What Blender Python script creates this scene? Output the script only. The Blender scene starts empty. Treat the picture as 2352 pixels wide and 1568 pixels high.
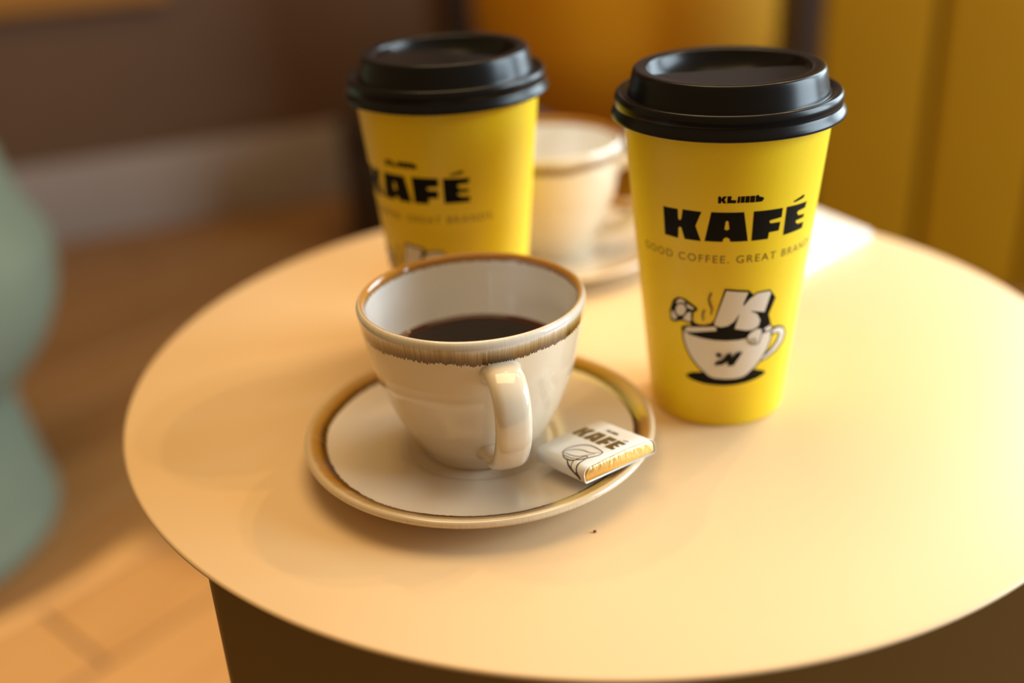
import bpy, bmesh, math, random
from mathutils import Vector, Matrix
from mathutils.geometry import tessellate_polygon

random.seed(4)
scene = bpy.context.scene
COL = scene.collection
PI = math.pi

# ------------------------------------------------------------------ camera
cam_data = bpy.data.cameras.new('camera')
cam = bpy.data.objects.new('camera', cam_data)
COL.objects.link(cam)
scene.camera = cam
CR = Vector((0.99857, -0.02344, -0.04806))
CF = Vector((0.0, 0.89882, -0.43832))
CR = (CR - CF * CR.dot(CF)).normalized()
CU = CR.cross(CF)
CAMZ = 0.2449
cam.matrix_world = Matrix(((CR.x, CU.x, -CF.x, 0), (CR.y, CU.y, -CF.y, 0), (CR.z, CU.z, -CF.z, CAMZ), (0, 0, 0, 1)))
cam_data.sensor_width = 36
cam_data.lens = 2516.18 / 2352 * 36
cam_data.clip_start = 0.01
cam_data.dof.use_dof = True
cam_data.dof.focus_distance = 0.403
cam_data.dof.aperture_fstop = 2.6

# ------------------------------------------------------------------ world, lights, exposure
scene.view_settings.view_transform = 'Standard'
scene.view_settings.look = 'None'
scene.view_settings.gamma = 1
scene.view_settings.use_curve_mapping = False
scene.view_settings.exposure = 0.0
world = bpy.data.worlds.new('world')
scene.world = world
world.use_nodes = True
world.node_tree.nodes['Background'].inputs[0].default_value = (1.0, 0.65, 0.30, 1)
world.node_tree.nodes['Background'].inputs[1].default_value = 0.31

def area_light(name, loc, target, sx, sy, power, color):
    d = bpy.data.lights.new(name, 'AREA')
    d.shape = 'RECTANGLE'; d.size = sx; d.size_y = sy; d.energy = power; d.color = color
    o = bpy.data.objects.new(name, d); COL.objects.link(o)
    o.location = loc
    o.rotation_euler = (Vector(target) - Vector(loc)).to_track_quat('-Z', 'Y').to_euler()
    return o

def spot_light(name, loc, target, power, color, angle, blend=0.3, radius=0.03):
    d = bpy.data.lights.new(name, 'SPOT')
    d.energy = power; d.color = color; d.spot_size = math.radians(angle); d.spot_blend = blend; d.shadow_soft_size = radius
    o = bpy.data.objects.new(name, d); COL.objects.link(o)
    o.location = loc
    o.rotation_euler = (Vector(target) - Vector(loc)).to_track_quat('-Z', 'Y').to_euler()
    return o

# daylight falling in through the window on the right
SKY = (0.70, 0.88, 1.0)
area_light('window_daylight', (2.31, 0.34, 0.80), (0.0, 0.34, 0.80), 1.30, 1.60, 102, SKY)
area_light('window_daylight', (1.91, 1.82, 0.85), (0.06, 0.46, 0.85), 1.02, 1.66, 54, SKY)
# broad warm overhead fill, unseen, added to even out the table light
area_light('overhead_fill', (0.05, 0.85, 1.85), (0.05, 0.85, 0.0), 1.3, 1.3, 27, (1.0, 0.71, 0.35))
# warm ceiling spots over and behind the table
WARM = (1.0, 0.62, 0.28)
for sx, sy, pw, rad in ((-0.30, 1.46, 1.5, 0.006), (0.00, 1.50, 1.8, 0.006), (0.12, 1.50, 3.0, 0.006), (0.84, 1.26, 22, 0.016), (0.98, 1.14, 18, 0.016)):
    spot_light('ceiling_spot', (sx, sy, 1.55), (0.03, 0.42, 0.0), pw, WARM, 50, 0.5, rad)
spot_light('floor_patch_fill', (-0.78, 0.55, 1.6), (-0.55, 0.70, -0.5), 430, (1.0, 0.95, 0.70), 20.5, 0.25, 0.03)  # unseen spot added to make the bright patch on the floor

KAFE = {'K': [(-48.41, 100.49), (-38.35, 100.66), (-38.26, 96.57), (-37.21, 96.0), (-36.21, 96.81), (-35.2, 100.86), (-23.87, 100.73), (-27.38, 94.51), (-24.1, 88.21), (-34.36, 88.24), (-36.37, 92.98), (-37.44, 93.17), (-38.26, 92.59), (-38.69, 88.14), (-48.33, 88.42)], 'A': [(-18.24, 100.86), (0.24, 100.85), (3.64, 88.42), (-6.81, 88.43), (-7.34, 89.71), (-9.19, 90.35), (-10.78, 89.7), (-11.36, 88.36), (-21.99, 88.35)], 'Ah': [(-9.92, 96.99), (-9.2, 97.46), (-8.33, 96.99), (-7.7, 93.84), (-9.2, 93.3), (-10.5, 93.84)], 'F': [(5.78, 100.87), (24.19, 100.58), (24.16, 96.69), (16.45, 96.22), (16.07, 95.63), (16.93, 94.91), (23.68, 94.81), (23.26, 91.14), (16.63, 91.06), (16.28, 88.34), (5.76, 88.39)], 'E': [(27.04, 100.49), (44.86, 99.96), (43.89, 97.49), (37.32, 97.29), (36.37, 96.52), (38.01, 95.28), (44.21, 94.85), (43.58, 93.46), (36.62, 93.33), (36.33, 92.59), (38.25, 91.61), (44.79, 91.26), (44.22, 88.72), (27.0, 88.55)], 'acc': [(31.42, 102.16), (39.92, 103.66), (41.61, 103.05), (39.77, 102.15), (32.78, 101.57)], 'k': [(-14.63, 107.45), (-13.14, 107.54), (-12.89, 106.56), (-11.73, 107.59), (-9.8, 107.6), (-11.06, 106.28), (-10.04, 104.75), (-11.79, 104.67), (-12.65, 105.65), (-13.01, 104.63), (-14.64, 104.6)], 'l': [(-9.5, 107.6), (-7.2, 107.65), (-7.5, 106.1), (-4.6, 105.95), (-4.85, 104.75), (-9.7, 104.7)], 'i': [(-3.73, 107.44), (-2.44, 107.49), (-2.61, 104.74), (-4.17, 104.78)], 'm1': [(-2.11, 107.48), (0.1, 107.5), (-0.06, 104.78), (-2.29, 104.8)], 'm2': [(0.38, 107.48), (2.82, 107.46), (2.7, 104.72), (0.24, 104.77)], 'm3': [(3.12, 107.45), (5.84, 107.41), (5.75, 104.66), (3.0, 104.7)], 'b': [(6.18, 107.39), (7.85, 107.7), (8.11, 106.95), (10.24, 106.6), (11.31, 105.9), (10.07, 104.72), (6.17, 104.7)]}
EMBLEM = [('dark', [(-35.93, 24.73), (-34.44, 23.5), (-29.66, 22.48), (-21.57, 21.65), (-13.18, 21.34), (-4.86, 21.24), (3.54, 21.45), (12.23, 22.06), (20.18, 22.94), (26.03, 23.87), (28.56, 25.07), (26.15, 26.08), (19.83, 27.49), (15.96, 28.16), (-5.51, 28.78), (-25.01, 27.16), (-30.76, 26.53)]), ('dark', [(-25.58, 48.28), (28.11, 46.76), (33.65, 46.8), (41.06, 45.05), (46.17, 41.09), (44.44, 36.95), (37.2, 33.77), (28.43, 31.88), (20.99, 30.91), (18.22, 32.17), (24.1, 34.18), (28.98, 36.2), (34.02, 38.78), (36.56, 41.59), (35.42, 42.61), (32.62, 43.14), (27.98, 42.3)]), ('white', [(28.5, 45.32), (34.14, 45.75), (40.48, 44.34), (43.76, 41.56), (42.14, 37.81), (35.82, 34.64), (27.53, 32.64), (22.1, 31.64), (21.89, 32.56), (25.24, 33.57), (30.64, 35.38), (35.96, 38.12), (38.54, 41.29), (36.92, 42.8), (32.08, 43.72), (26.99, 43.5)]), ('dark', [(-38.36, 47.92), (-34.09, 49.04), (-14.1, 50.9), (19.0, 48.79), (28.9, 46.28), (29.56, 41.51), (27.55, 36.86), (23.3, 32.6), (17.83, 28.65), (12.21, 25.69), (9.19, 24.33), (3.28, 23.54), (-5.06, 23.42), (-13.31, 23.89), (-18.3, 25.09), (-21.38, 26.76), (-26.98, 29.92), (-32.04, 33.62), (-35.38, 37.53), (-37.67, 42.22)]), ('white', [(-36.73, 46.09), (-31.47, 44.7), (-21.93, 43.91), (-14.26, 43.48), (-6.68, 43.34), (3.53, 43.51), (10.33, 44.23), (18.67, 44.71), (27.45, 45.49), (28.43, 41.88), (26.48, 37.32), (22.41, 33.08), (16.99, 29.18), (11.52, 26.26), (8.47, 25.22), (3.14, 24.63), (-5.16, 24.59), (-13.36, 24.9), (-17.5, 25.76), (-20.46, 27.33), (-26.02, 30.45), (-31.05, 34.17), (-34.37, 37.99), (-36.49, 42.54)]), ('white', [(-35.84, 47.08), (-33.56, 48.35), (-13.57, 50.13), (-12.98, 48.09), (-21.98, 47.27), (-31.44, 46.1), (-35.31, 46.11)]), ('dark', [(-31.57, 52.1), (-29.98, 52.28), (-28.43, 50.91), (-25.58, 50.27), (-21.02, 50.43), (-17.07, 51.35), (-14.69, 53.1), (-13.57, 50.06), (-30.3, 48.99), (-31.45, 50.4)]), ('dark', [(-8.64, 67.59), (7.14, 66.4), (10.54, 63.99), (13.28, 65.21), (22.38, 65.27), (27.91, 60.8), (23.68, 53.58), (26.43, 49.43), (22.99, 46.88), (13.18, 46.79), (-1.6, 48.44), (-13.04, 49.39), (-15.68, 51.01)]), ('white', [(-7.67, 66.77), (6.76, 65.6), (3.77, 60.33), (4.37, 59.46), (8.16, 62.53), (13.36, 64.71), (22.24, 64.63), (23.35, 63.49), (19.97, 55.28), (8.93, 57.06), (14.5, 54.92), (17.4, 51.72), (16.38, 49.11), (12.77, 47.62), (7.66, 47.83), (-0.66, 49.03), (2.06, 56.06), (0.73, 54.77), (-1.49, 52.47), (-5.26, 50.57), (-9.63, 49.88), (-13.09, 50.25), (-14.85, 51.21)]), ('dark', [(-44.01, 59.64), (-40.15, 61.43), (-35.26, 61.28), (-26.84, 58.2), (-26.09, 57.03), (-28.89, 55.63), (-29.83, 51.45), (-31.61, 50.38), (-37.92, 50.91), (-43.62, 49.32), (-47.03, 49.75), (-47.37, 54.14)]), ('white', [(-41.9, 56.44), (-39.77, 58.29), (-35.9, 58.68), (-34.1, 56.55), (-36.11, 53.74), (-39.81, 52.85), (-42.36, 53.99)]), ('white', [(-40.5, 60.2), (-37.68, 61.05), (-35.29, 60.44), (-34.53, 59.36), (-37.49, 59.47), (-40.6, 58.67), (-42.08, 57.93)]), ('white', [(-34.0, 59.43), (-28.6, 57.86), (-29.13, 56.96), (-33.27, 57.5)]), ('white', [(-33.62, 54.92), (-30.69, 55.95), (-30.67, 51.86), (-32.13, 51.01), (-36.75, 51.77), (-35.59, 52.95)]), ('white', [(-45.19, 54.87), (-43.3, 53.49), (-41.32, 52.11), (-42.3, 50.75), (-44.76, 50.5), (-46.06, 51.99)]), ('dark', [(19.22, 47.74), (26.52, 49.07), (30.18, 45.37), (22.41, 45.41)]), ('white', [(21.08, 47.32), (26.06, 48.39), (28.32, 45.97), (22.88, 46.03)]), ('dark', [(10.17, 47.01), (14.81, 48.54), (19.82, 47.66), (20.11, 44.87), (18.55, 40.92), (14.91, 40.13), (10.46, 41.62), (7.83, 44.78)]), ('white', [(10.78, 46.54), (15.18, 48.02), (19.19, 47.33), (19.3, 45.05), (17.86, 41.42), (14.82, 40.66), (10.95, 42.03), (8.64, 44.72)]), ('dark', [(11.15, 44.16), (12.11, 44.0), (13.08, 41.54), (12.41, 41.54)]), ('dark', [(13.82, 43.72), (14.83, 43.72), (15.62, 40.99), (14.88, 40.93)]), ('steam', [(-17.77, 65.86), (-16.51, 65.59), (-17.92, 63.04), (-17.38, 60.9), (-15.78, 58.63), (-16.48, 55.56), (-17.46, 55.69), (-17.06, 58.33), (-18.71, 60.5), (-19.34, 62.96)]), ('steam', [(-21.89, 57.94), (-20.76, 57.69), (-22.09, 55.23), (-21.46, 52.73), (-22.56, 52.47), (-23.33, 55.23)]), ('dark', [(-13.32, 36.68), (-11.4, 37.55), (-8.89, 37.14), (-8.44, 35.9), (-11.01, 35.33)]), ('dark', [(-5.4, 36.89), (-2.35, 37.8), (-1.43, 35.3), (1.62, 37.49), (6.37, 37.92), (0.15, 31.45), (-4.12, 31.27), (-4.42, 33.41), (-7.89, 31.93), (-13.58, 31.34), (-12.82, 33.15), (-7.82, 34.49)])]

# ------------------------------------------------------------------ helpers
def tag(o, label=None, cat=None, group=None, kind=None):
    if label: o['label'] = label
    if cat: o['category'] = cat
    if group: o['group'] = group
    if kind: o['kind'] = kind
    return o

def empty(name, loc=(0, 0, 0), rz=0.0):
    o = bpy.data.objects.new(name, None)
    o.empty_display_size = 0.02
    COL.objects.link(o)
    o.location = loc
    o.rotation_euler = (0, 0, rz)
    return o

def mesh_obj(name, verts, faces, mats, parent=None, smooth=True, fmat=None):
    me = bpy.data.meshes.new(name)
    me.from_pydata(verts, [], faces)
    for m in (mats if isinstance(mats, (list, tuple)) else [mats]):
        me.materials.append(m)
    if fmat:
        me.polygons.foreach_set('material_index', fmat)
    me.polygons.foreach_set('use_smooth', [smooth] * len(me.polygons))
    me.update()
    o = bpy.data.objects.new(name, me)
    COL.objects.link(o)
    if parent: o.parent = parent
    return o

def bm_obj(name, bm, mats, parent=None, smooth=True):
    me = bpy.data.meshes.new(name)
    bmesh.ops.recalc_face_normals(bm, faces=bm.faces)
    bm.to_mesh(me); bm.free()
    for m in (mats if isinstance(mats, (list, tuple)) else [mats]):
        me.materials.append(m)
    me.polygons.foreach_set('use_smooth', [smooth] * len(me.polygons))
    o = bpy.data.objects.new(name, me)
    COL.objects.link(o)
    if parent: o.parent = parent
    return o

def sharp(o, deg=35):
    me = o.data
    bm = bmesh.new(); bm.from_mesh(me)
    for e in bm.edges:
        if len(e.link_faces) == 2 and e.calc_face_angle(0) > math.radians(deg):
            e.smooth = False
    bm.to_mesh(me); bm.free()
    return o

def catmull(pts, n=6, closed=False):
    out = []
    m = len(pts)
    segs = m if closed else m - 1
    for i in range(segs):
        if closed:
            p0, p1, p2, p3 = (pts[(i + k - 1) % m] for k in range(4))
        else:
            p0 = pts[max(i - 1, 0)]; p1 = pts[i]; p2 = pts[i + 1]; p3 = pts[min(i + 2, m - 1)]
        for j in range(n):
            t = j / n
            out.append(tuple(0.5 * (2 * b + (c - a) * t + (2 * a - 5 * b + 4 * c - d) * t * t + (3 * b - a - 3 * c + d) * t ** 3)
                             for a, b, c, d in zip(p0, p1, p2, p3)))
    if not closed: out.append(tuple(pts[-1]))
    return out

def lathe(name, prof, mats, parent=None, seg=96, seg_mat=None, cap_start=False, cap_end=False, wobble=None):
    """prof: list of (r, z); seg_mat: function(i) -> material index of profile segment i"""
    verts, faces, fm = [], [], []
    for (r, z) in prof:
        for k in range(seg):
            a = 2 * PI * k / seg
            verts.append((r * math.cos(a), r * math.sin(a), z))
    for i in range(len(prof) - 1):
        for k in range(seg):
            k2 = (k + 1) % seg
            faces.append((i * seg + k, i * seg + k2, (i + 1) * seg + k2, (i + 1) * seg + k))
            fm.append(seg_mat(i) if seg_mat else 0)
    if cap_start:
        verts.append((0, 0, prof[0][1])); c = len(verts) - 1
        for k in range(seg):
            faces.append((c, (k + 1) % seg, k)); fm.append(seg_mat(0) if seg_mat else 0)
    if cap_end:
        verts.append((0, 0, prof[-1][1])); c = len(verts) - 1; b = (len(prof) - 1) * seg
        for k in range(seg):
            faces.append((c, b + k, b + (k + 1) % seg)); fm.append(seg_mat(len(prof) - 2) if seg_mat else 0)
    o = mesh_obj(name, verts, faces, mats, parent, True, fm)
    bm = bmesh.new(); bm.from_mesh(o.data)
    bmesh.ops.recalc_face_normals(bm, faces=bm.faces)
    bm.to_mesh(o.data); bm.free()
    return o

def rbox(name, size, loc, mats, parent=None, bev=0.002, seg=2, rot=None):
    bm = bmesh.new()
    bmesh.ops.create_cube(bm, size=1)
    bmesh.ops.scale(bm, vec=size, verts=bm.verts)
    if bev: bmesh.ops.bevel(bm, geom=list(bm.edges), offset=bev, segments=seg, profile=0.6, affect='EDGES')
    if rot: bmesh.ops.transform(bm, matrix=rot, verts=bm.verts)
    bmesh.ops.translate(bm, vec=loc, verts=bm.verts)
    o = bm_obj(name, bm, mats, parent, True)
    return sharp(o, 40)

# ------------------------------------------------------------------ materials
def new_mat(name, color=(0.8, 0.8, 0.8), rough=0.5, metal=0.0, spec=0.5, coat=0.0):
    m = bpy.data.materials.new(name)
    m.use_nodes = True
    b = m.node_tree.nodes['Principled BSDF']
    b.inputs['Base Color'].default_value = (*color, 1)
    b.inputs['Roughness'].default_value = rough
    b.inputs['Metallic'].default_value = metal
    b.inputs['Specular IOR Level'].default_value = spec
    b.inputs['Coat Weight'].default_value = coat
    return m

class NT:
    def __init__(s, mat):
        s.t = mat.node_tree; s.n = s.t.nodes; s.l = s.t.links; s.b = s.n['Principled BSDF']
    def node(s, typ, **kw):
        n = s.n.new(typ)
        for k, v in kw.items(): setattr(n, k, v)
        return n
    def val(s, sock, v):
        if isinstance(v, bpy.types.NodeSocket): s.l.new(v, sock)
        else: sock.default_value = v
    def math(s, op, a, b=0.0, clamp=False):
        n = s.node('ShaderNodeMath', operation=op, use_clamp=clamp)
        s.val(n.inputs[0], a); s.val(n.inputs[1], b)
        return n.outputs[0]
    def ramp(s, fac, stops, interp='LINEAR'):
        n = s.node('ShaderNodeValToRGB'); n.color_ramp.interpolation = interp
        e = n.color_ramp.elements
        while len(e) < len(stops): e.new(0.5)
        for i, (p, c) in enumerate(stops):
            e[i].position = p; e[i].color = (*c, 1)
        s.val(n.inputs[0], fac)
        return n.outputs[0]
    def mix(s, fac, a, b, blend='MIX'):
        n = s.node('ShaderNodeMix', data_type='RGBA', blend_type=blend)
        s.val(n.inputs[0], fac)
        s.val(n.inputs[6], a if not isinstance(a, tuple) else (*a, 1)); s.val(n.inputs[7], b if not isinstance(b, tuple) else (*b, 1))
        return n.outputs[2]
    def noise(s, vec, scale, detail=3.0, rough=0.5):
        n = s.node('ShaderNodeTexNoise'); n.inputs['Scale'].default_value = scale
        n.inputs['Detail'].default_value = detail; n.inputs['Roughness'].default_value = rough
        if vec is not None: s.l.new(vec, n.inputs['Vector'])
        return n.outputs[0]
    def obj(s):
        return s.node('ShaderNodeTexCoord').outputs['Object']
    def polar(s):
        """object coords -> radius, height, unit direction vector in the plane"""
        sep = s.node('ShaderNodeSeparateXYZ'); s.l.new(s.obj(), sep.inputs[0])
        x, y, z = sep.outputs
        r = s.math('SQRT', s.math('ADD', s.math('MULTIPLY', x, x), s.math('MULTIPLY', y, y)))
        r1 = s.math('MAXIMUM', r, 1e-4)
        c = s.node('ShaderNodeCombineXYZ')
        s.l.new(s.math('DIVIDE', x, r1), c.inputs[0]); s.l.new(s.math('DIVIDE', y, r1), c.inputs[1])
        return r, z, c.outputs[0]
    def bump(s, h, strength=0.2, dist=0.001):
        n = s.node('ShaderNodeBump'); n.inputs['Strength'].default_value = strength; n.inputs['Distance'].default_value = dist
        s.l.new(h, n.inputs['Height']); s.l.new(n.outputs[0], s.b.inputs['Normal'])

def remap(nt, v, lo, hi):
    n = nt.node('ShaderNodeMapRange'); n.clamp = True
    nt.val(n.inputs['Value'], v); nt.val(n.inputs['From Min'], lo); nt.val(n.inputs['From Max'], hi)
    return n.outputs[0]

CREAM = (0.74, 0.615, 0.45)
WHITE_GLAZE = (0.88, 0.88, 0.87)
BROWN = (0.085, 0.033, 0.006)
AMBER = (0.50, 0.235, 0.035)
TAN = (0.46, 0.275, 0.09)

def mat_cup_outside():
    m = new_mat('cup_glaze_outside', CREAM, 0.12, coat=0.8); nt = NT(m)
    r, z, d = nt.polar()
    fine = nt.noise(d, 55, 4, 0.7); low = nt.noise(d, 1.4, 2)
    z0 = nt.math('ADD', 0.0634, nt.math('MULTIPLY', nt.math('SUBTRACT', fine, 0.5), -0.0050))
    z0 = nt.math('ADD', z0, nt.math('MULTIPLY', nt.math('SUBTRACT', low, 0.5), 0.006))
    t = remap(nt, z, z0, nt.math('ADD', z0, 0.0062))
    streak = nt.noise(d, 120, 2, 0.6)
    t2 = nt.math('ADD', t, nt.math('MULTIPLY', nt.math('SUBTRACT', streak, 0.5), 0.35))
    t3 = nt.math('MULTIPLY', t2, nt.math('GREATER_THAN', t, 0.0001))
    col = nt.ramp(t3, [(0.0, CREAM), (0.012, (0.06, 0.021, 0.003)), (0.22, (0.10, 0.042, 0.007)), (0.5, (0.26, 0.14, 0.04)), (0.8, (0.50, 0.36, 0.20)), (1.0, (0.74, 0.67, 0.57))])
    nt.l.new(col, nt.b.inputs['Base Color'])
    return m

def mat_cup_inside():
    m = new_mat('cup_glaze_inside', WHITE_GLAZE, 0.10, coat=0.8); nt = NT(m)
    r, z, d = nt.polar()
    fine = nt.noise(d, 40, 4, 0.7)
    z0 = nt.math('ADD', 0.0688, nt.math('MULTIPLY', nt.math('SUBTRACT', fine, 0.5), -0.0040))
    t = remap(nt, z, z0, nt.math('ADD', z0, 0.0035))
    col = nt.ramp(t, [(0.0, WHITE_GLAZE), (0.05, (0.26, 0.11, 0.02)), (0.35, (0.42, 0.19, 0.03)), (1.0, AMBER)])
    nt.l.new(col, nt.b.inputs['Base Color'])
    return m

def mat_saucer_top():
    m = new_mat('saucer_glaze_top', CREAM, 0.10, coat=0.8); nt = NT(m)
    r, z, d = nt.polar()
    fine = nt.noise(d, 45, 4, 0.7); low = nt.noise(d, 1.2, 2)
    r0 = nt.math('ADD', 0.0640, nt.math('MULTIPLY', nt.math('SUBTRACT', fine, 0.5), 0.0022))
    r0 = nt.math('ADD', r0, nt.math('MULTIPLY', nt.math('SUBTRACT', low, 0.5), 0.004))
    t = remap(nt, r, r0, nt.math('ADD', r0, 0.0075))
    col = nt.ramp(t, [(0.0, (0.71, 0.595, 0.45)), (0.04, (0.07, 0.025, 0.004)), (0.28, (0.11, 0.042, 0.006)), (0.46, (0.36, 0.175, 0.03)), (0.8, (0.50, 0.28, 0.075)), (1.0, (0.66, 0.50, 0.31))])
    nt.l.new(col, nt.b.inputs['Base Color'])
    return m

def mat_saucer_under():
    m = new_mat('saucer_glaze_under', CREAM, 0.14, coat=0.8); nt = NT(m)
    r, z, d = nt.polar()
    streak = nt.noise(d, 110, 3, 0.7)
    t = remap(nt, r, 0.0690, 0.0732)
    t = nt.math('ADD', t, nt.math('MULTIPLY', nt.math('SUBTRACT', streak, 0.5), 0.35))
    col = nt.ramp(t, [(0.0, (0.66, 0.56, 0.42)), (0.25, (0.25, 0.12, 0.025)), (0.6, (0.46, 0.25, 0.06)), (0.9, (0.60, 0.42, 0.22)), (1.0, (0.68, 0.58, 0.44))])
    nt.l.new(col, nt.b.inputs['Base Color'])
    return m

def mat_table():
    m = new_mat('table_powder_coat', (0.79, 0.57, 0.33), 0.42, spec=0.5); nt = NT(m)
    co = nt.obj()
    sp = nt.noise(co, 420, 2, 0.6)
    dust = nt.math('GREATER_THAN', sp, 0.79)
    col = nt.mix(nt.math('MULTIPLY', dust, 0.55), (0.79, 0.57, 0.33), (0.45, 0.28, 0.10))
    nt.l.new(col, nt.b.inputs['Base Color'])
    nt.bump(nt.noise(co, 1800, 2), 0.06, 0.0002)
    return m

def mat_wood(name, c1, c2, rough=0.35):
    m = new_mat(name, c1, rough); nt = NT(m)
    mp = nt.node('ShaderNodeMapping'); nt.l.new(nt.obj(), mp.inputs[0]); mp.inputs['Scale'].default_value = (2.2, 26, 10)
    n = nt.noise(mp.outputs[0], 3.0, 4, 0.6)
    info = nt.node('ShaderNodeObjectInfo')
    f = nt.math('ADD', nt.math('MULTIPLY', n, 0.7), nt.math('MULTIPLY', info.outputs['Random'], 0.45), True)
    nt.l.new(nt.ramp(f, [(0.15, c1), (0.85, c2)]), nt.b.inputs['Base Color'])
    return m

def mat_mottle(name, c1, c2, rough=0.6, scale=6.0, bump=0.0, bscale=300, spec=0.5):
    m = new_mat(name, c1, rough, spec=spec); nt = NT(m)
    co = nt.obj()
    nt.l.new(nt.ramp(nt.noise(co, scale, 3), [(0.3, c1), (0.7, c2)]), nt.b.inputs['Base Color'])
    if bump: nt.bump(nt.noise(co, bscale, 2), bump, 0.001)
    return m

M = {
    'cup_out': mat_cup_outside(), 'cup_in': mat_cup_inside(), 'saucer_top': mat_saucer_top(), 'saucer_under': mat_saucer_under(),
    'handle': new_mat('handle_glaze', (0.74, 0.64, 0.50), 0.14, coat=0.8),
    'table': mat_table(),
    'table_leg': mat_mottle('table_base_shaded_coat', (0.23, 0.128, 0.028), (0.25, 0.14, 0.032), 0.5, 5),  # same coat as the tabletop, darkened so its shade is in the colour
    'paper': mat_mottle('cup_yellow_paper', (0.87, 0.61, 0.004), (0.90, 0.64, 0.005), 0.42, 40, 0.05, 900),
    'lid': mat_mottle('lid_black_plastic', (0.004, 0.004, 0.005), (0.006, 0.006, 0.007), 0.27, 20, spec=0.27),
    'hole': new_mat('sip_hole_black', (0.002, 0.002, 0.002), 0.8),
    'ink': new_mat('print_black', (0.004, 0.003, 0.002), 0.5, spec=0.12),
    'ink_white': new_mat('print_white', (0.76, 0.70, 0.62), 0.45),
    'ink_thin': new_mat('print_thin', (0.14, 0.075, 0.003), 0.45),
    'sleeve': mat_mottle('chocolate_sleeve_paper', (0.82, 0.80, 0.78), (0.85, 0.83, 0.81), 0.5, 60),
    'foil_print': new_mat('sleeve_gold_print', (0.20, 0.125, 0.022), 0.35, 0.5),
    'line_print': new_mat('sleeve_line_print', (0.07, 0.05, 0.03), 0.45),
    'napkin': mat_mottle('napkin_paper', (0.88, 0.88, 0.88), (0.91, 0.91, 0.91), 0.8, 30, 0.1, 700),
    'green': mat_mottle('sage_upholstery', (0.125, 0.142, 0.098), (0.14, 0.16, 0.11), 0.8, 12, 0.15, 500, 0.2),
    'yellow_up': mat_mottle('mustard_upholstery', (0.58, 0.26, 0.008), (0.62, 0.28, 0.010), 0.7, 10, 0.1, 500, 0.15),
    'panel': mat_mottle('mustard_panel_paint', (0.28, 0.125, 0.001), (0.30, 0.135, 0.001), 0.7, 3, spec=0.08),
    'wall': mat_mottle('brown_wall_paint', (0.095, 0.042, 0.016), (0.115, 0.052, 0.021), 0.6, 2),
    'bounce_band': mat_mottle('grey_bounce_paint', (0.27, 0.21, 0.185), (0.29, 0.23, 0.20), 0.5, 3),  # floor bounce light on the lower wall, put into the colour
    'rail': mat_wood('orange_wood_rail', (0.24, 0.085, 0.012), (0.30, 0.12, 0.02)),
    'dark': mat_mottle('dark_brown_lacquer', (0.022, 0.010, 0.006), (0.03, 0.014, 0.008), 0.45, 5),
    'plank': mat_wood('oak_plank', (0.17, 0.07, 0.017), (0.30, 0.145, 0.045), 0.42),
    'subfloor': new_mat('floor_joint', (0.05, 0.025, 0.01), 0.8),
    'frame': new_mat('window_frame_paint', (0.7, 0.68, 0.64), 0.4),
    'plaster': mat_mottle('plaster', (0.55, 0.46, 0.36), (0.6, 0.5, 0.4), 0.8, 3),
    'crumb': new_mat('crumb_brown', (0.25, 0.09, 0.015), 0.8),
}

def mat_coffee():
    m = new_mat('black_coffee', (0.006, 0.002, 0.001), 0.04, spec=0.28); nt = NT(m)
    r, z, d = nt.polar()
    nt.l.new(nt.ramp(remap(nt, r, 0.030, 0.0385), [(0.0, (0.008, 0.0028, 0.0012)), (0.55, (0.02, 0.005, 0.0015)), (1.0, (0.12, 0.032, 0.006))]), nt.b.inputs['Base Color'])
    return m
M['coffee'] = mat_coffee()

def mat_foil():
    m = new_mat('gold_foil', (0.90, 0.66, 0.27), 0.28, 1.0); nt = NT(m)
    co = nt.obj()
    mp = nt.node('ShaderNodeMapping'); nt.l.new(co, mp.inputs[0]); mp.inputs['Scale'].default_value = (1, 1, 0.5)
    nt.bump(nt.noise(mp.outputs[0], 700, 3, 0.6), 0.35, 0.0006)
    return m
M['foil'] = mat_foil()

# ------------------------------------------------------------------ the room
FZ = -0.50                                    # floor level (table top is z = 0)
floor = rbox('floor', (5.0, 5.0, 0.05), (0.2, 1.2, FZ - 0.031), M['subfloor'], bev=0)
tag(floor, 'brown oak plank floor', kind='structure')
plank_me = None
ANG = math.radians(48)
ca, sa = math.cos(ANG), math.sin(ANG)
PW, PL = 0.13, 1.1
for i in range(-12, 13):
    off = (i * 0.37) % 1.0
    for j in range(-2, 3):
        u = (j + off) * PL; v = i * PW
        x = -0.1 + u * ca - v * sa; y = 1.3 + u * sa + v * ca
        if not (-1.7 < x < 1.7 and 0.0 < y < 2.9): continue
        if plank_me is None:
            o = rbox('plank', (PL - 0.004, PW - 0.003, 0.008), (0, 0, 0), M['plank'], bev=0.0012, seg=1)
            plank_me = o.data
        else:
            o = bpy.data.objects.new('plank', plank_me); COL.objects.link(o)
        o.parent = floor
        o.location = (x, y, FZ - 0.004)
        o.rotation_euler = (0, 0, ANG)

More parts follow.
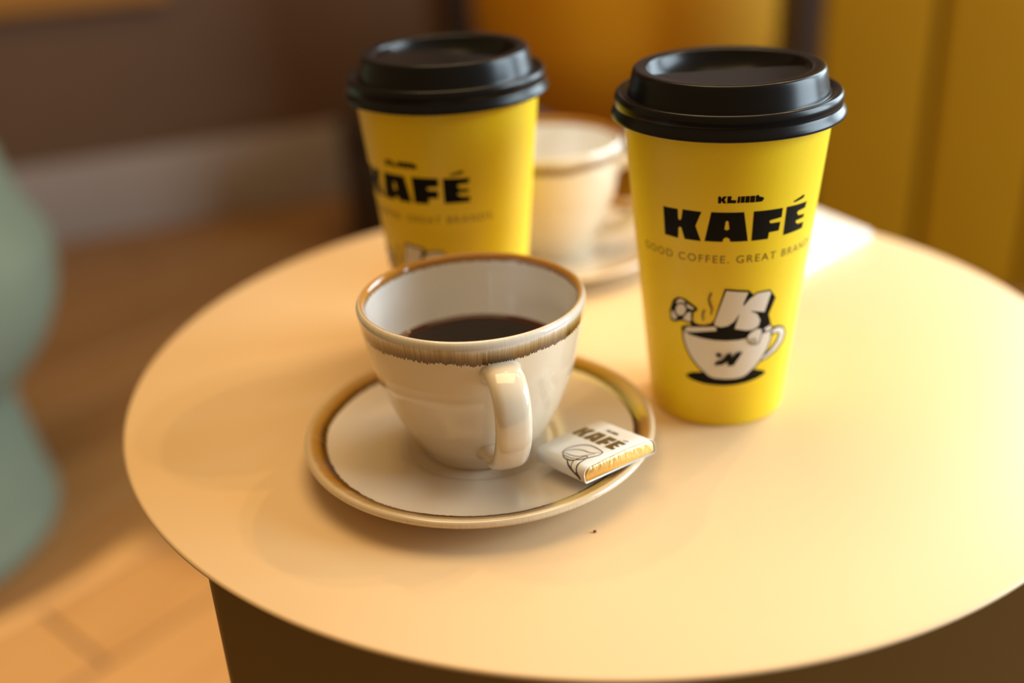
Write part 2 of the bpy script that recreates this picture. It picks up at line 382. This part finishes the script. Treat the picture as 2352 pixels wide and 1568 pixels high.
# brown back wall running obliquely behind the table
A0, A1 = Vector((-0.908, 2.099)), Vector((-0.295, 2.331))
wd = (A1 - A0).normalized(); wn = Vector((-wd.y, wd.x)); wang = math.atan2(wd.y, wd.x)
wmid = A0 + wd * 0.70
WR = Matrix.Rotation(wang, 4, 'Z')
def wall_box(name, length, along, h0, h1, thick, mat, front=0.0, bev=0.003):
    c = A0 + wd * along + wn * (thick / 2 - front)
    return rbox(name, (length, thick, h1 - h0), (c.x, c.y, (h0 + h1) / 2), mat, bev=bev, rot=WR)
tag(wall_box('wall_back', 4.2, 0.9, FZ, 1.9, 0.08, M['wall'], 0.0, 0), 'dark brown painted wall behind the armchairs', kind='structure')
tag(wall_box('lower_wall_band', 4.2, 0.9, FZ, FZ + 0.16, 0.020, M['bounce_band'], 0.020), 'grey brown band on the lower wall, floor bounce light put into its colour', kind='structure')  # thin board standing in for the lower wall lit by floor bounce
tag(wall_box('trim_1', 1.5, -0.45, -0.054, 0.03, 0.03, M['rail'], 0.030), 'orange brown wooden wall rail', kind='structure')

# mustard panelled partition on the right
PY = 1.60
wr = rbox('wall_right', (0.53, 0.06, 2.4), (0.735, PY + 0.065, FZ + 1.2), M['panel'], bev=0)
tag(wr, 'mustard yellow panelled wall on the right', kind='structure')
board = None
for i in range(3):
    x0 = 0.4695 + 0.1765 * i
    if board is None:
        o = rbox('panel', (0.1645, 0.035, 2.4), (0, 0, 0), M['panel'], bev=0.007, seg=3); board = o.data
    else:
        o = bpy.data.objects.new('panel', board); COL.objects.link(o)
    o.parent = wr
    o.location = (x0 + 0.0823, PY + 0.0176, FZ + 1.2)
tag(rbox('trim_2', (0.038, 0.11, 2.4), (0.446, PY + 0.045, FZ + 1.2), M['dark'], bev=0.003), 'dark brown corner post beside the mustard panels', kind='structure')

# oblique window wall on the right, outside the frame, where the daylight comes in
def window_wall(name, loc, rz, w, h, left, right, label):
    ww = empty(name, loc, rz); tag(ww, label, kind='structure')
    rbox('wall_pier', (0.06, left, 2.4), (0.04, -w / 2 - left / 2, 1.2), M['plaster'], ww, bev=0)
    rbox('wall_pier', (0.06, right, 2.4), (0.04, w / 2 + right / 2, 1.2), M['plaster'], ww, bev=0)
    rbox('wall_sill', (0.06, w, 0.49), (0.04, 0.0, 0.245), M['plaster'], ww, bev=0)
    rbox('wall_lintel', (0.06, w, 1.91 - h), (0.04, 0.0, 0.49 + h + (1.91 - h) / 2), M['plaster'], ww, bev=0)
    for yy in (-w / 2, w / 2):
        rbox('window_frame', (0.04, 0.02, h), (0.04, yy, 0.49 + h / 2), M['frame'], ww, bev=0.003)
window_wall('wall_oblique', (1.90, 1.813, FZ), math.atan2(1.36, 1.85), 1.04, 1.70, 0.05, 0.20, 'plastered oblique wall with a tall window beyond the panels')
window_wall('wall_side', (2.30, 0.34, FZ), 0.0, 1.33, 1.63, 0.40, 0.32, 'plastered wall with a tall window on the right')

# ------------------------------------------------------------------ tub chairs
def tub_chair(name, loc, rz, mat, label, shell_pts, ped_pts, zk, cat='armchair', rs=1.0):
    root = empty(name, loc, rz); tag(root, label, cat, 'upholstered tub chairs')
    prof = catmull(shell_pts, 4)
    # outer shell whose rim sweeps from a high back (+y) to a low front (-y)
    seg = 64; verts = []; faces = []
    def rim(a):
        s = 0.5 + 0.5 * math.sin(a)              # 1 at the back, 0 at the front
        return 0.41 + (0.74 - 0.41) * (s ** 0.9)
    n = len(prof)
    zmax = prof[-1][1]
    for k in range(seg):
        a = 2 * PI * k / seg
        top = rim(a)
        col = []
        for (r, z) in prof:
            zz = zk + (z - zk) * (top - zk) / (zmax - zk) if z > zk else z
            col.append((r, zz))
        r1, z1 = col[-1]
        col += [(r1 - 0.012, z1 + 0.016), (r1 - 0.035, z1 + 0.018), (r1 - 0.055, z1 + 0.004), (r1 - 0.060, z1 - 0.03), (r1 - 0.062, 0.36)]
        for (r, z) in col: verts.append((r * rs * math.cos(a), r * rs * math.sin(a), z))
    m = len(col)
    for k in range(seg):
        k2 = (k + 1) % seg
        for i in range(m - 1): faces.append((k * m + i, k2 * m + i, k2 * m + i + 1, k * m + i + 1))
    mesh_obj('shell', verts, faces, mat, root)
    lathe('seat_cushion', [(0.20 * rs, 0.37), (0.215 * rs, 0.385), (0.217 * rs, 0.42), (0.205 * rs, 0.445), (0.16 * rs, 0.455)], mat, root, 48, cap_start=True, cap_end=True)
    lathe('pedestal', catmull(ped_pts, 4), mat, root, 48, cap_start=True, cap_end=True)
    return root

tub_chair('armchair', (-0.762, 1.075, FZ), math.radians(145), M['green'], 'sage green upholstered tub chair with flared pedestal, cut off at the left edge',
    [(0.02, 0.185), (0.185, 0.185), (0.215, 0.205), (0.245, 0.24), (0.264, 0.285), (0.270, 0.335), (0.266, 0.40), (0.256, 0.48), (0.245, 0.58), (0.235, 0.74)],
    [(0.185, 0.21), (0.186, 0.18), (0.192, 0.12), (0.202, 0.05), (0.208, 0.022), (0.206, 0.006), (0.198, 0.0)], 0.335)
tub_chair('armchair', (0.235, 2.02, FZ), math.radians(160), M['yellow_up'], 'mustard yellow upholstered tub chair behind the two lidded cups',
    [(0.02, 0.205), (0.11, 0.21), (0.185, 0.245), (0.235, 0.30), (0.262, 0.36), (0.272, 0.43), (0.275, 0.50), (0.273, 0.60), (0.268, 0.74)],
    [(0.105, 0.215), (0.112, 0.18), (0.135, 0.12), (0.160, 0.05), (0.172, 0.022), (0.170, 0.006), (0.160, 0.0)], 0.30)
# low dark drum stool half hidden behind the left paper cup
st = empty('drum_stool', (-0.185, 2.00, FZ)); tag(st, 'low dark brown drum stool behind the left yellow paper cup', 'stool')
lathe('body', [(0.105, 0.0), (0.112, 0.006), (0.112, 0.20), (0.108, 0.206)], M['dark'], st, 48, cap_start=True, cap_end=True)
lathe('cushion', catmull([(0.107, 0.206), (0.112, 0.215), (0.112, 0.232), (0.100, 0.246), (0.07, 0.250)], 3), M['dark'], st, 48, cap_start=True, cap_end=True)
tag(wall_box('trim_3', 0.075, 0.895, FZ, 1.9, 0.03, M['dark'], 0.030), 'dark brown upright on the back wall left of the yellow armchair', kind='structure')

# ------------------------------------------------------------------ side table
TX, TY, TR = 0.0443, 0.4867, 0.2287
tb = empty('side_table', (TX, TY, FZ)); tag(tb, 'round pale yellow metal side table on a square base', 'table')
H = -FZ
lathe('tabletop', [(TR - 0.004, H - 0.0026), (TR - 0.0008, H - 0.0024), (TR, H - 0.0013), (TR - 0.0004, H - 0.0004), (TR - 0.0014, H), (0.12, H), (0.002, H)], M['table'], tb, 256, cap_start=True, cap_end=True)
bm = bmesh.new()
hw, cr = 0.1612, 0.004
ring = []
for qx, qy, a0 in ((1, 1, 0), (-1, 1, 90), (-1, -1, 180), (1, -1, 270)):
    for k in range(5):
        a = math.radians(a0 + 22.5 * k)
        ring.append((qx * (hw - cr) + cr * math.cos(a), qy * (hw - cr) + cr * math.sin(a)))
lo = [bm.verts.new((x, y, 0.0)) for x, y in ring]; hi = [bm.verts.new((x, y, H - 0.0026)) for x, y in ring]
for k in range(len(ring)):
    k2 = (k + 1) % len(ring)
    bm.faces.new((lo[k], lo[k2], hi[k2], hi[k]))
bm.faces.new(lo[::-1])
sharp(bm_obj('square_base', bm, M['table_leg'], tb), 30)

# ------------------------------------------------------------------ ceramic cups and saucers
def build_saucer(name, loc, label):
    root = empty(name, loc); tag(root, label, 'saucer', 'glazed saucers')
    top = catmull([(0.0, 0.0046), (0.020, 0.0046), (0.0300, 0.0047), (0.0335, 0.0056), (0.045, 0.0068), (0.056, 0.0084), (0.0635, 0.0102), (0.0680, 0.0122), (0.0703, 0.0134)], 4)
    lip = [(0.0712, 0.01375), (0.0722, 0.0137), (0.0730, 0.0132), (0.0733, 0.0124), (0.0730, 0.0115)]
    und = catmull([(0.0730, 0.0115), (0.0712, 0.0098), (0.066, 0.0076), (0.055, 0.0050), (0.045, 0.0034), (0.0405, 0.0026), (0.0400, 0.0006), (0.0390, 0.0), (0.0370, 0.0), (0.0362, 0.0012), (0.030, 0.0018), (0.0, 0.0018)], 3)
    prof = [(max(r, 0.0005), z) for r, z in top + lip + und[1:]]
    nt_ = len(top) + 2
    lathe('plate', prof, [M['saucer_top'], M['saucer_under']], root, 160, lambda i: 0 if i < nt_ else 1)
    return root

OUT = [(0.0228, 0.0), (0.0242, 0.0004), (0.0248, 0.0018), (0.0262, 0.0045), (0.0290, 0.0090), (0.0322, 0.0150), (0.0350, 0.0208), (0.0373, 0.0266), (0.0393, 0.0324), (0.0410, 0.0382), (0.0424, 0.0440), (0.0435, 0.0498), (0.0444, 0.0555), (0.0451, 0.0610), (0.0457, 0.0650)]
CZ = 0.0046
def build_cup(name, loc, rz, label):
    root = empty(name, loc, rz); tag(root, label, 'cup', 'glazed coffee cups')
    lift = CZ          # materials use heights measured from the table, so keep them in the mesh
    o = catmull(OUT, 3)
    lip = [(0.0456, 0.0664), (0.0450, 0.0674), (0.0441, 0.0678), (0.0432, 0.0674), (0.0426, 0.0664)]
    inn = catmull([(0.0426, 0.0664), (0.0421, 0.0640), (0.0416, 0.0600), (0.0409, 0.0555), (0.0400, 0.0498), (0.0389, 0.0440), (0.0375, 0.0382), (0.0340, 0.0266), (0.0285, 0.0150), (0.020, 0.0065), (0.0006, 0.0045)], 3)
    prof = [(0.0006, 0.0012), (0.0215, 0.0012)] + o + lip + inn[1:]
    split = 2 + len(o) + 2
    b = lathe('bowl', [(r, z + lift) for r, z in prof], [M['cup_out'], M['cup_in']], root, 160, lambda i: 0 if i < split else 1)
    b.location = (0, 0, -lift)
    # strap handle towards -y
    path = catmull([(0.0415, 0.0535), (0.0465, 0.0548), (0.0525, 0.0543), (0.0575, 0.0505), (0.0598, 0.0440), (0.0592, 0.0360), (0.0558, 0.0275), (0.0500, 0.0200), (0.0425, 0.0152), (0.0345, 0.0135), (0.0285, 0.0130)], 5)
    nv = 20; verts = []; faces = []
    L = len(path)
    for i, (r, z) in enumerate(path):
        r0, z0 = path[max(i - 1, 0)]; r1, z1 = path[min(i + 1, L - 1)]
        t = Vector((r1 - r0, z1 - z0)).normalized(); nrm = Vector((-t.y, t.x))
        f = i / (L - 1)
        e = max(0.0, 1 - f * 7, 1 - (1 - f) * 7)
        hw_ = 0.0073 + 0.0020 * e ** 2 - 0.0004 * math.sin(PI * f)
        ht = 0.0034 + 0.0022 * e ** 2
        for k in range(nv):
            a = 2 * PI * k / nv
            cx_, cy_ = math.cos(a), math.sin(a)
            sx = math.copysign(abs(cx_) ** 0.72, cx_) * hw_; sy = math.copysign(abs(cy_) ** 0.85, cy_) * ht
            rr = r + nrm.x * sy; zz = z + nrm.y * sy
            verts.append((sx, -rr, zz))
    for i in range(L - 1):
        for k in range(nv):
            k2 = (k + 1) % nv
            faces.append((i * nv + k, i * nv + k2, (i + 1) * nv + k2, (i + 1) * nv + k))
    h = mesh_obj('handle', verts, faces, M['handle'], root)
    bm = bmesh.new(); bm.from_mesh(h.data); bmesh.ops.recalc_face_normals(bm, faces=bm.faces); bm.to_mesh(h.data); bm.free()
    return root

EX, EY = -0.0154, 0.3997
build_saucer('saucer', (EX, EY, 0), 'cream saucer with brown glazed rim under the cup of black coffee')
build_cup('coffee_cup', (EX, EY, CZ), math.radians(14), 'cream coffee cup with brown dripping rim, handle facing the viewer, holding black coffee')
cz = 0.0402
cf = lathe('coffee', [(0.0003, 0), (0.020, 0), (0.0330, 0), (0.0362, 0.0001), (0.0374, 0.0004), (0.0380, 0.0010)], M['coffee'], None, 96)
cf.location = (EX, EY, CZ + cz)
tag(cf, 'black coffee inside the front ceramic cup', 'coffee')
build_saucer('saucer', (0.025, 0.620, 0), 'blurred cream saucer at the back between the two paper cups')
build_cup('coffee_cup', (0.025, 0.620, CZ), math.radians(78), 'blurred cream coffee cup at the back between the two paper cups')

# ------------------------------------------------------------------ paper cups
RB, RT, ZT = 0.0290, 0.0418, 0.132
def cone_r(z): return RB + (RT - RB) * z / ZT

def decal(name, shapes, parent, rot, mats):
    """shapes: list of (material index, outer, holes, layer) with points (degrees around the cup, height in mm)"""
    bm = bmesh.new()
    for mi, outer, holes, layer in shapes:
        polys = [[Vector((x, y, 0)) for x, y in ring] for ring in [outer] + list(holes)]
        flat = [v for ring in polys for v in ring]
        vs = [bm.verts.new((v.x, v.y, layer)) for v in flat]
        for t in tessellate_polygon(polys):
            if len(set(t)) == 3:
                try:
                    f = bm.faces.new([vs[i] for i in t]); f.material_index = mi
                except ValueError: pass
    xs = [v.co.x for v in bm.verts]
    c = math.floor(min(xs) / 3) * 3
    while c < max(xs):
        c += 3
        bmesh.ops.bisect_plane(bm, geom=list(bm.verts) + list(bm.edges) + list(bm.faces), plane_co=(c, 0, 0), plane_no=(1, 0, 0), dist=1e-5)
    for v in bm.verts:
        a = math.radians(v.co.x + rot); z = v.co.y / 1000
        r = cone_r(z) + 0.00006 + 0.000025 * v.co.z
        v.co = (r * math.sin(a), -r * math.cos(a), z)
    bm.normal_update()
    for f in bm.faces:
        if f.normal.dot(Vector((f.calc_center_median().x, f.calc_center_median().y, 0))) < 0: f.normal_flip()
    me = bpy.data.meshes.new(name); bm.to_mesh(me); bm.free()
    for m in mats: me.materials.append(m)
    o = bpy.data.objects.new(name, me); COL.objects.link(o); o.parent = parent
    return o

def text_rings(body, size=1.0, space=1.0):
    """triangles of a line of text in the built-in font"""
    cu = bpy.data.curves.new('tmp_text', 'FONT'); cu.body = body; cu.size = size; cu.space_character = space
    ob = bpy.data.objects.new('tmp_text', cu); COL.objects.link(ob)
    dg = bpy.context.evaluated_depsgraph_get()
    me = ob.evaluated_get(dg).to_mesh()
    tris = [[tuple(me.vertices[i].co[:2]) for i in p.vertices] for p in me.polygons]
    ob.evaluated_get(dg).to_mesh_clear()
    bpy.data.objects.remove(ob); bpy.data.curves.remove(cu)
    return tris

SLOGAN = text_rings('GOOD COFFEE. GREAT BRANDS.', 1.0, 1.22)
_xs = [x for t in SLOGAN for x, y in t]; _ys = [y for t in SLOGAN for x, y in t]
SX0, SX1, SY0, SY1 = min(_xs), max(_xs), min(_ys), max(_ys)

def paper_cup(loc, rot, label, tilt_dir):
    root = empty('paper_cup', loc); tag(root, label, 'cup', 'yellow takeaway cups')
    body = lathe('paper_body', [(0.0270, 0.004), (0.0275, 0.0006), (0.0282, 0.0), (RB - 0.0002, 0.0003), (cone_r(0.0012), 0.0012), (cone_r(0.04), 0.04), (cone_r(0.09), 0.09), (RT, ZT), (cone_r(0.136), 0.136)], M['paper'], root, 128, cap_start=True)
    shapes = []
    for key in ('K', 'A', 'F', 'E', 'acc', 'k', 'l', 'i', 'm1', 'm2', 'm3', 'b'):
        shapes.append((0, KAFE[key], [KAFE['Ah']] if key == 'A' else [], 0))
    decal('lettering', shapes, body, rot, [M['ink']])
    D0, D1 = -68.2, 62.0
    sl = [(0, [(D0 + (x - SX0) / (SX1 - SX0) * (D1 - D0), 79.05 + (y - SY0) / (SY1 - SY0) * 3.25) for x, y in t], [], 0) for t in SLOGAN]
    decal('slogan', sl, body, rot, [M['ink_thin']])
    idx = {'dark': 0, 'white': 1, 'steam': 2}
    decal('emblem', [(idx[c], pts, [], i) for i, (c, pts) in enumerate(EMBLEM)], body, rot, [M['ink'], M['ink_white'], M['ink_thin']])
    # lid: lathe up to the inner edge of the rim, then a sunken sloping floor
    prof = catmull([(0.0440, 0.1300), (0.0462, 0.1302), (0.0466, 0.1312), (0.0461, 0.1326)], 3) + \
        catmull([(0.0454, 0.1336), (0.0449, 0.1346), (0.0451, 0.1358), (0.0452, 0.1376), (0.0447, 0.1392), (0.0438, 0.1398), (0.0424, 0.1394), (0.0410, 0.1386), (0.0402, 0.1386), (0.0398, 0.1394), (0.0389, 0.1436), (0.0381, 0.1474), (0.0375, 0.1487), (0.0365, 0.1491), (0.0340, 0.1490), (0.0326, 0.1487), (0.0320, 0.1480)], 4)
    seg = 96; verts = []; faces = []
    rings = [[(r, z)] * seg for r, z in prof]
    def dish(r, a, edge):
        t = (r / 0.0312) * math.cos(a - tilt_dir)                  # 1 = far side with the drinking well
        s = max(0.0, min(1.0, (t - 0.05) / 0.22)); s = s * s * (3 - 2 * s)
        return 0.1474 - 0.0007 * (t + 1) - 0.0060 * s
    for r in (0.0314, 0.0311, 0.0300, 0.0285, 0.0265, 0.0245, 0.0225, 0.0205, 0.0185, 0.0165, 0.0145, 0.0125, 0.0105, 0.0085, 0.0065, 0.0045, 0.0025, 0.0004):
        rings.append([(r, dish(r, 2 * PI * k / seg, 0)) for k in range(seg)])
    for rg in rings:
        for k in range(seg):
            a = 2 * PI * k / seg
            verts.append((rg[k][0] * math.cos(a), rg[k][0] * math.sin(a), rg[k][1]))
    for i in range(len(rings) - 1):
        for k in range(seg):
            k2 = (k + 1) % seg
            faces.append((i * seg + k, i * seg + k2, (i + 1) * seg + k2, (i + 1) * seg + k))
    lid = mesh_obj('lid', verts, faces, M['lid'], root)
    bm = bmesh.new(); bm.from_mesh(lid.data); bmesh.ops.recalc_face_normals(bm, faces=bm.faces); bm.to_mesh(lid.data); bm.free()
    tag(lid, 'black plastic lid')
    # sip hole in the rim on the deep side
    hv, hf = [], []
    for k in range(9):
        a = tilt_dir + math.radians(-9 + 18 * k / 8); w = 0.0011 * math.sqrt(max(0.0, 1 - ((k - 4) / 4.2) ** 2))
        hv += [((0.0353 - w) * math.cos(a), (0.0353 - w) * math.sin(a), 0.14922), ((0.0353 + w) * math.cos(a), (0.0353 + w) * math.sin(a), 0.14922)]
    for k in range(8): hf.append((2 * k, 2 * k + 1, 2 * k + 3, 2 * k + 2))
    mesh_obj('sip_hole', hv, hf, M['hole'], lid)
    return root

paper_cup((0.0915, 0.4363, 0), 0.0, 'yellow takeaway paper cup with black lid on the right, whole logo and emblem showing', math.radians(92))
paper_cup((-0.0236, 0.5004, 0), -31.5, 'yellow takeaway paper cup with black lid behind the coffee cup, logo turned left', math.radians(60))

# ------------------------------------------------------------------ wrapped chocolate
ch = empty('chocolate_bar')
XE = Vector((0.5338, -0.8274, 0.1746)).normalized(); YE = Vector((0.8388, 0.5442, 0.0144)); YE = (YE - XE * YE.dot(XE)).normalized(); ZE = XE.cross(YE)
ch.matrix_world = Matrix(((XE.x, YE.x, ZE.x, 0.0309), (XE.y, YE.y, ZE.y, 0.3690), (XE.z, YE.z, ZE.z, 0.0122), (0, 0, 0, 1)))
tag(ch, 'small square chocolate in gold foil and printed white paper sleeve on the saucer', 'chocolate')
SA, SB, STH = 0.0316, 0.0347, 0.0060
def sleeve_ring(inset=0.0):
    """closed (y, z) section, starting at the centre of the top and going towards -y"""
    b = SB / 2 - inset; t = STH - inset; r = 0.0030; pts = []
    for k in range(9):
        y = -(b - r) * k / 8; pts.append((y, t + 0.0005 * (1 - (k / 8) ** 2)))
    for k in range(1, 7):
        a = PI / 2 + PI / 2 * k / 6; pts.append((-(b - r) + r * math.cos(a), t - r + r * math.sin(a)))
    pts.append((-b, 0.0006 + inset)); pts.append((-b + 0.0006, inset))
    left = pts
    right = [(-y, z) for y, z in left[::-1]][:-1]
    return left + right
ring = sleeve_ring()
n = len(ring)
xs_ = (-SA / 2, -SA / 4, 0.0, SA / 4, SA / 2)
verts = [(x, y, z) for x in xs_ for y, z in ring]
faces = [(i * n + k, i * n + (k + 1) % n, (i + 1) * n + (k + 1) % n, (i + 1) * n + k) for i in range(4) for k in range(n)]
sl = mesh_obj('paper_sleeve', verts, faces, M['sleeve'], ch)
md = sl.modifiers.new('thickness', 'SOLIDIFY'); md.thickness = 0.00018; md.offset = 1
sharp(sl, 60)
# foil bar inside with softly pillowed ends
ring2 = sleeve_ring(0.00012); n2 = len(ring2); verts = []; faces = []
steps = [(-SA / 2 - 0.0004, 0.55), (-SA / 2 - 0.0002, 0.82), (-SA / 2 + 0.0006, 0.97), (-SA / 2 + 0.0016, 1.0), (SA / 2 - 0.0016, 1.0), (SA / 2 - 0.0006, 0.97), (SA / 2 - 0.0002, 0.82), (SA / 2 + 0.0000, 0.55)]
cy0, cz0 = 0.0, STH / 2
for x, s in steps:
    for y, z in ring2:
        sy = s if abs(s) == 1 else (1 - (1 - s) * 0.16)
        verts.append((x, cy0 + (y - cy0) * sy, cz0 + (z - cz0) * (1 - (1 - s) * 0.75)))
for i in range(len(steps) - 1):
    for k in range(n2):
        faces.append((i * n2 + k, i * n2 + (k + 1) % n2, (i + 1) * n2 + (k + 1) % n2, (i + 1) * n2 + k))
faces.append(tuple(range(n2))[::-1]); faces.append(tuple((len(steps) - 1) * n2 + k for k in range(n2)))
fb = mesh_obj('gold_foil', verts, faces, M['foil'], ch)
bm = bmesh.new(); bm.from_mesh(fb.data); bmesh.ops.recalc_face_normals(bm, faces=bm.faces); bm.to_mesh(fb.data); bm.free()
tag(fb, 'gold foil wrapping')

# print on the sleeve: map (x, y) in mm onto the sleeve section by arc length
half = ring[:18]
arc = [0.0]
for a, b in zip(half[:-1], half[1:]): arc.append(arc[-1] + math.hypot(b[0] - a[0], b[1] - a[1]))
def on_sleeve(x, y, lift):
    s = abs(y) / 1000; sg = -1 if y < 0 else 1
    for i in range(len(arc) - 1):
        if s <= arc[i + 1] or i == len(arc) - 2:
            f = (s - arc[i]) / (arc[i + 1] - arc[i])
            yy = half[i][0] + (half[i + 1][0] - half[i][0]) * f; zz = half[i][1] + (half[i + 1][1] - half[i][1]) * f
            t = Vector((half[i + 1][0] - half[i][0], half[i + 1][1] - half[i][1])).normalized()
            nn = Vector((t.y, -t.x))          # outward for the -y half
            if nn.y < 0 and i < 8: nn = -nn
            if i >= 8 and nn.x > 0: nn = -nn
            return (x / 1000, -sg * (yy + nn.x * lift), zz + nn.y * lift)
def sleeve_print(name, polys, mat):
    bm = bmesh.new()
    for outer, holes in polys:
        pl = [[Vector((x, y, 0)) for x, y in rg] for rg in [outer] + holes]
        vs = [bm.verts.new(v) for rg in pl for v in rg]
        for t in tessellate_polygon(pl):
            if len(set(t)) == 3:
                try: bm.faces.new([vs[i] for i in t])
                except ValueError: pass
    for c in range(-24, 16):
        bmesh.ops.bisect_plane(bm, geom=list(bm.verts) + list(bm.edges) + list(bm.faces), plane_co=(0, c * 0.8, 0), plane_no=(0, 1, 0), dist=1e-5)
    for v in bm.verts: v.co = on_sleeve(v.co.x, v.co.y, 0.00026)
    return bm_obj(name, bm, mat, sl, False)
# bring the cup lettering into flat coordinates: 27 mm wide, 7.4 mm high letters
def flat(pts): return [(-14.7 + (a + 48.4) / 93.2 * 27.0, -0.6 + (z - 88.4) / 12.4 * 7.6) for a, z in pts]
sleeve_print('lettering', [(flat(KAFE[k]), [flat(KAFE['Ah'])] if k == 'A' else []) for k in ('K', 'A', 'F', 'E', 'acc', 'k', 'l', 'i', 'm1', 'm2', 'm3', 'b')], M['foil_print'])
def ribbon(pts, w):
    pts = catmull(pts, 5); out_l, out_r = [], []
    for i, q in enumerate(pts):
        a = pts[max(i - 1, 0)]; b = pts[min(i + 1, len(pts) - 1)]
        t = Vector((b[0] - a[0], b[1] - a[1])).normalized(); f = i / (len(pts) - 1)
        ww_ = w * (0.45 + 0.55 * math.sin(PI * f)) / 2
        out_l.append((q[0] - t.y * ww_, q[1] + t.x * ww_)); out_r.append((q[0] + t.y * ww_, q[1] - t.x * ww_))
    return [([out_l[i], out_r[i], out_r[i + 1], out_l[i + 1]], []) for i in range(len(pts) - 1)]
bean = [(-3.38, -13.03), (-4.05, -10.37), (-3.0, -7.04), (-0.7, -4.37), (2.7, -3.09), (7.73, -3.4), (10.99, -4.04), (11.56, -6.37), (10.31, -9.46), (8.34, -12.8), (5.88, -14.98), (3.49, -15.6), (0.34, -15.2), (-3.38, -13.03)]
strokes = ribbon(bean[:7], 0.7) + ribbon(bean[6:], 0.75)
strokes += ribbon([(-3.41, -12.74), (-2.07, -10.46), (0.09, -8.52), (3.1, -7.51), (7.29, -7.15), (10.8, -4.4)], 0.5)
strokes += ribbon([(-2.99, -13.05), (1.71, -13.0), (4.89, -12.16), (6.23, -11.1), (9.5, -6.6)], 0.5)
strokes += ribbon([(-0.91, -14.29), (3.56, -14.4), (6.85, -12.9)], 0.45)
strokes += ribbon([(3.36, -15.8), (5.6, -17.4), (7.6, -18.2), (10.0, -19.4), (12.6, -20.4)], 1.0)
strokes += ribbon([(9.48, -10.71), (9.99, -14.2), (10.44, -16.6), (11.2, -18.4), (12.9, -20.2)], 0.8)
strokes += ribbon([(7.6, -18.0), (6.72, -15.6), (6.82, -12.9), (8.07, -9.9), (9.3, -10.6)], 0.6)
strokes += [([(9.6, -19.2), (11.2, -18.5), (12.4, -19.2), (14.4, -21.6), (13.2, -21.6), (11.6, -20.6)], [])]
sleeve_print('bean_drawing', strokes, M['line_print'])

# ------------------------------------------------------------------ napkin and crumb
nk = empty('paper_napkin', (0.205, 0.612, 0.0)); tag(nk, 'folded white paper napkin behind the right paper cup', 'napkin')
dx = Vector((-0.72, -0.694, 0)); dy = Vector((-0.44, 0.898, 0))
corner = Vector((0.2205, 0.6190, 0)) - Vector((0.205, 0.612, 0))
def napkin_layer(z0, z1, la, lb, skew):
    bm = bmesh.new(); na, nb = 8, 6; lowv, hiv = [], []
    for zz, store in ((z0, lowv), (z1, hiv)):
        for i in range(na + 1):
            for j in range(nb + 1):
                q = corner + dx * (la * i / na + skew) + dy * (lb * j / nb)
                store.append(bm.verts.new((q.x, q.y, zz + (0.0005 * math.sin(i * 0.9) * math.sin(j * 1.1) if zz == z1 else 0))))
    W_ = nb + 1
    for i in range(na):
        for j in range(nb):
            a = i * W_ + j
            bm.faces.new((hiv[a], hiv[a + W_], hiv[a + W_ + 1], hiv[a + 1])); bm.faces.new((lowv[a], lowv[a + 1], lowv[a + W_ + 1], lowv[a + W_]))
    rim = [i * W_ for i in range(na + 1)] + [na * W_ + j for j in range(1, W_)] + [i * W_ + nb for i in range(na - 1, -1, -1)] + [j for j in range(nb - 1, 0, -1)]
    for k in range(len(rim)):
        a, b = rim[k], rim[(k + 1) % len(rim)]
        bm.faces.new((lowv[a], hiv[a], hiv[b], lowv[b]))
    return sharp(bm_obj('layer', bm, M['napkin'], nk), 50)
napkin_layer(0.0003, 0.0026, 0.100, 0.058, 0.0)
napkin_layer(0.0029, 0.0052, 0.098, 0.057, 0.0015)

bm = bmesh.new(); bmesh.ops.create_icosphere(bm, subdivisions=2, radius=0.00065)
for v in bm.verts: v.co *= 1 + random.uniform(-0.25, 0.25); 
for v in bm.verts: v.co.z = v.co.z * 0.7 + 0.00045
cr_ = bm_obj('crumb', bm, M['crumb']); cr_.location = (0.0271, 0.3361, 0)
tag(cr_, 'tiny brown crumb on the table in front of the saucer', 'crumb')
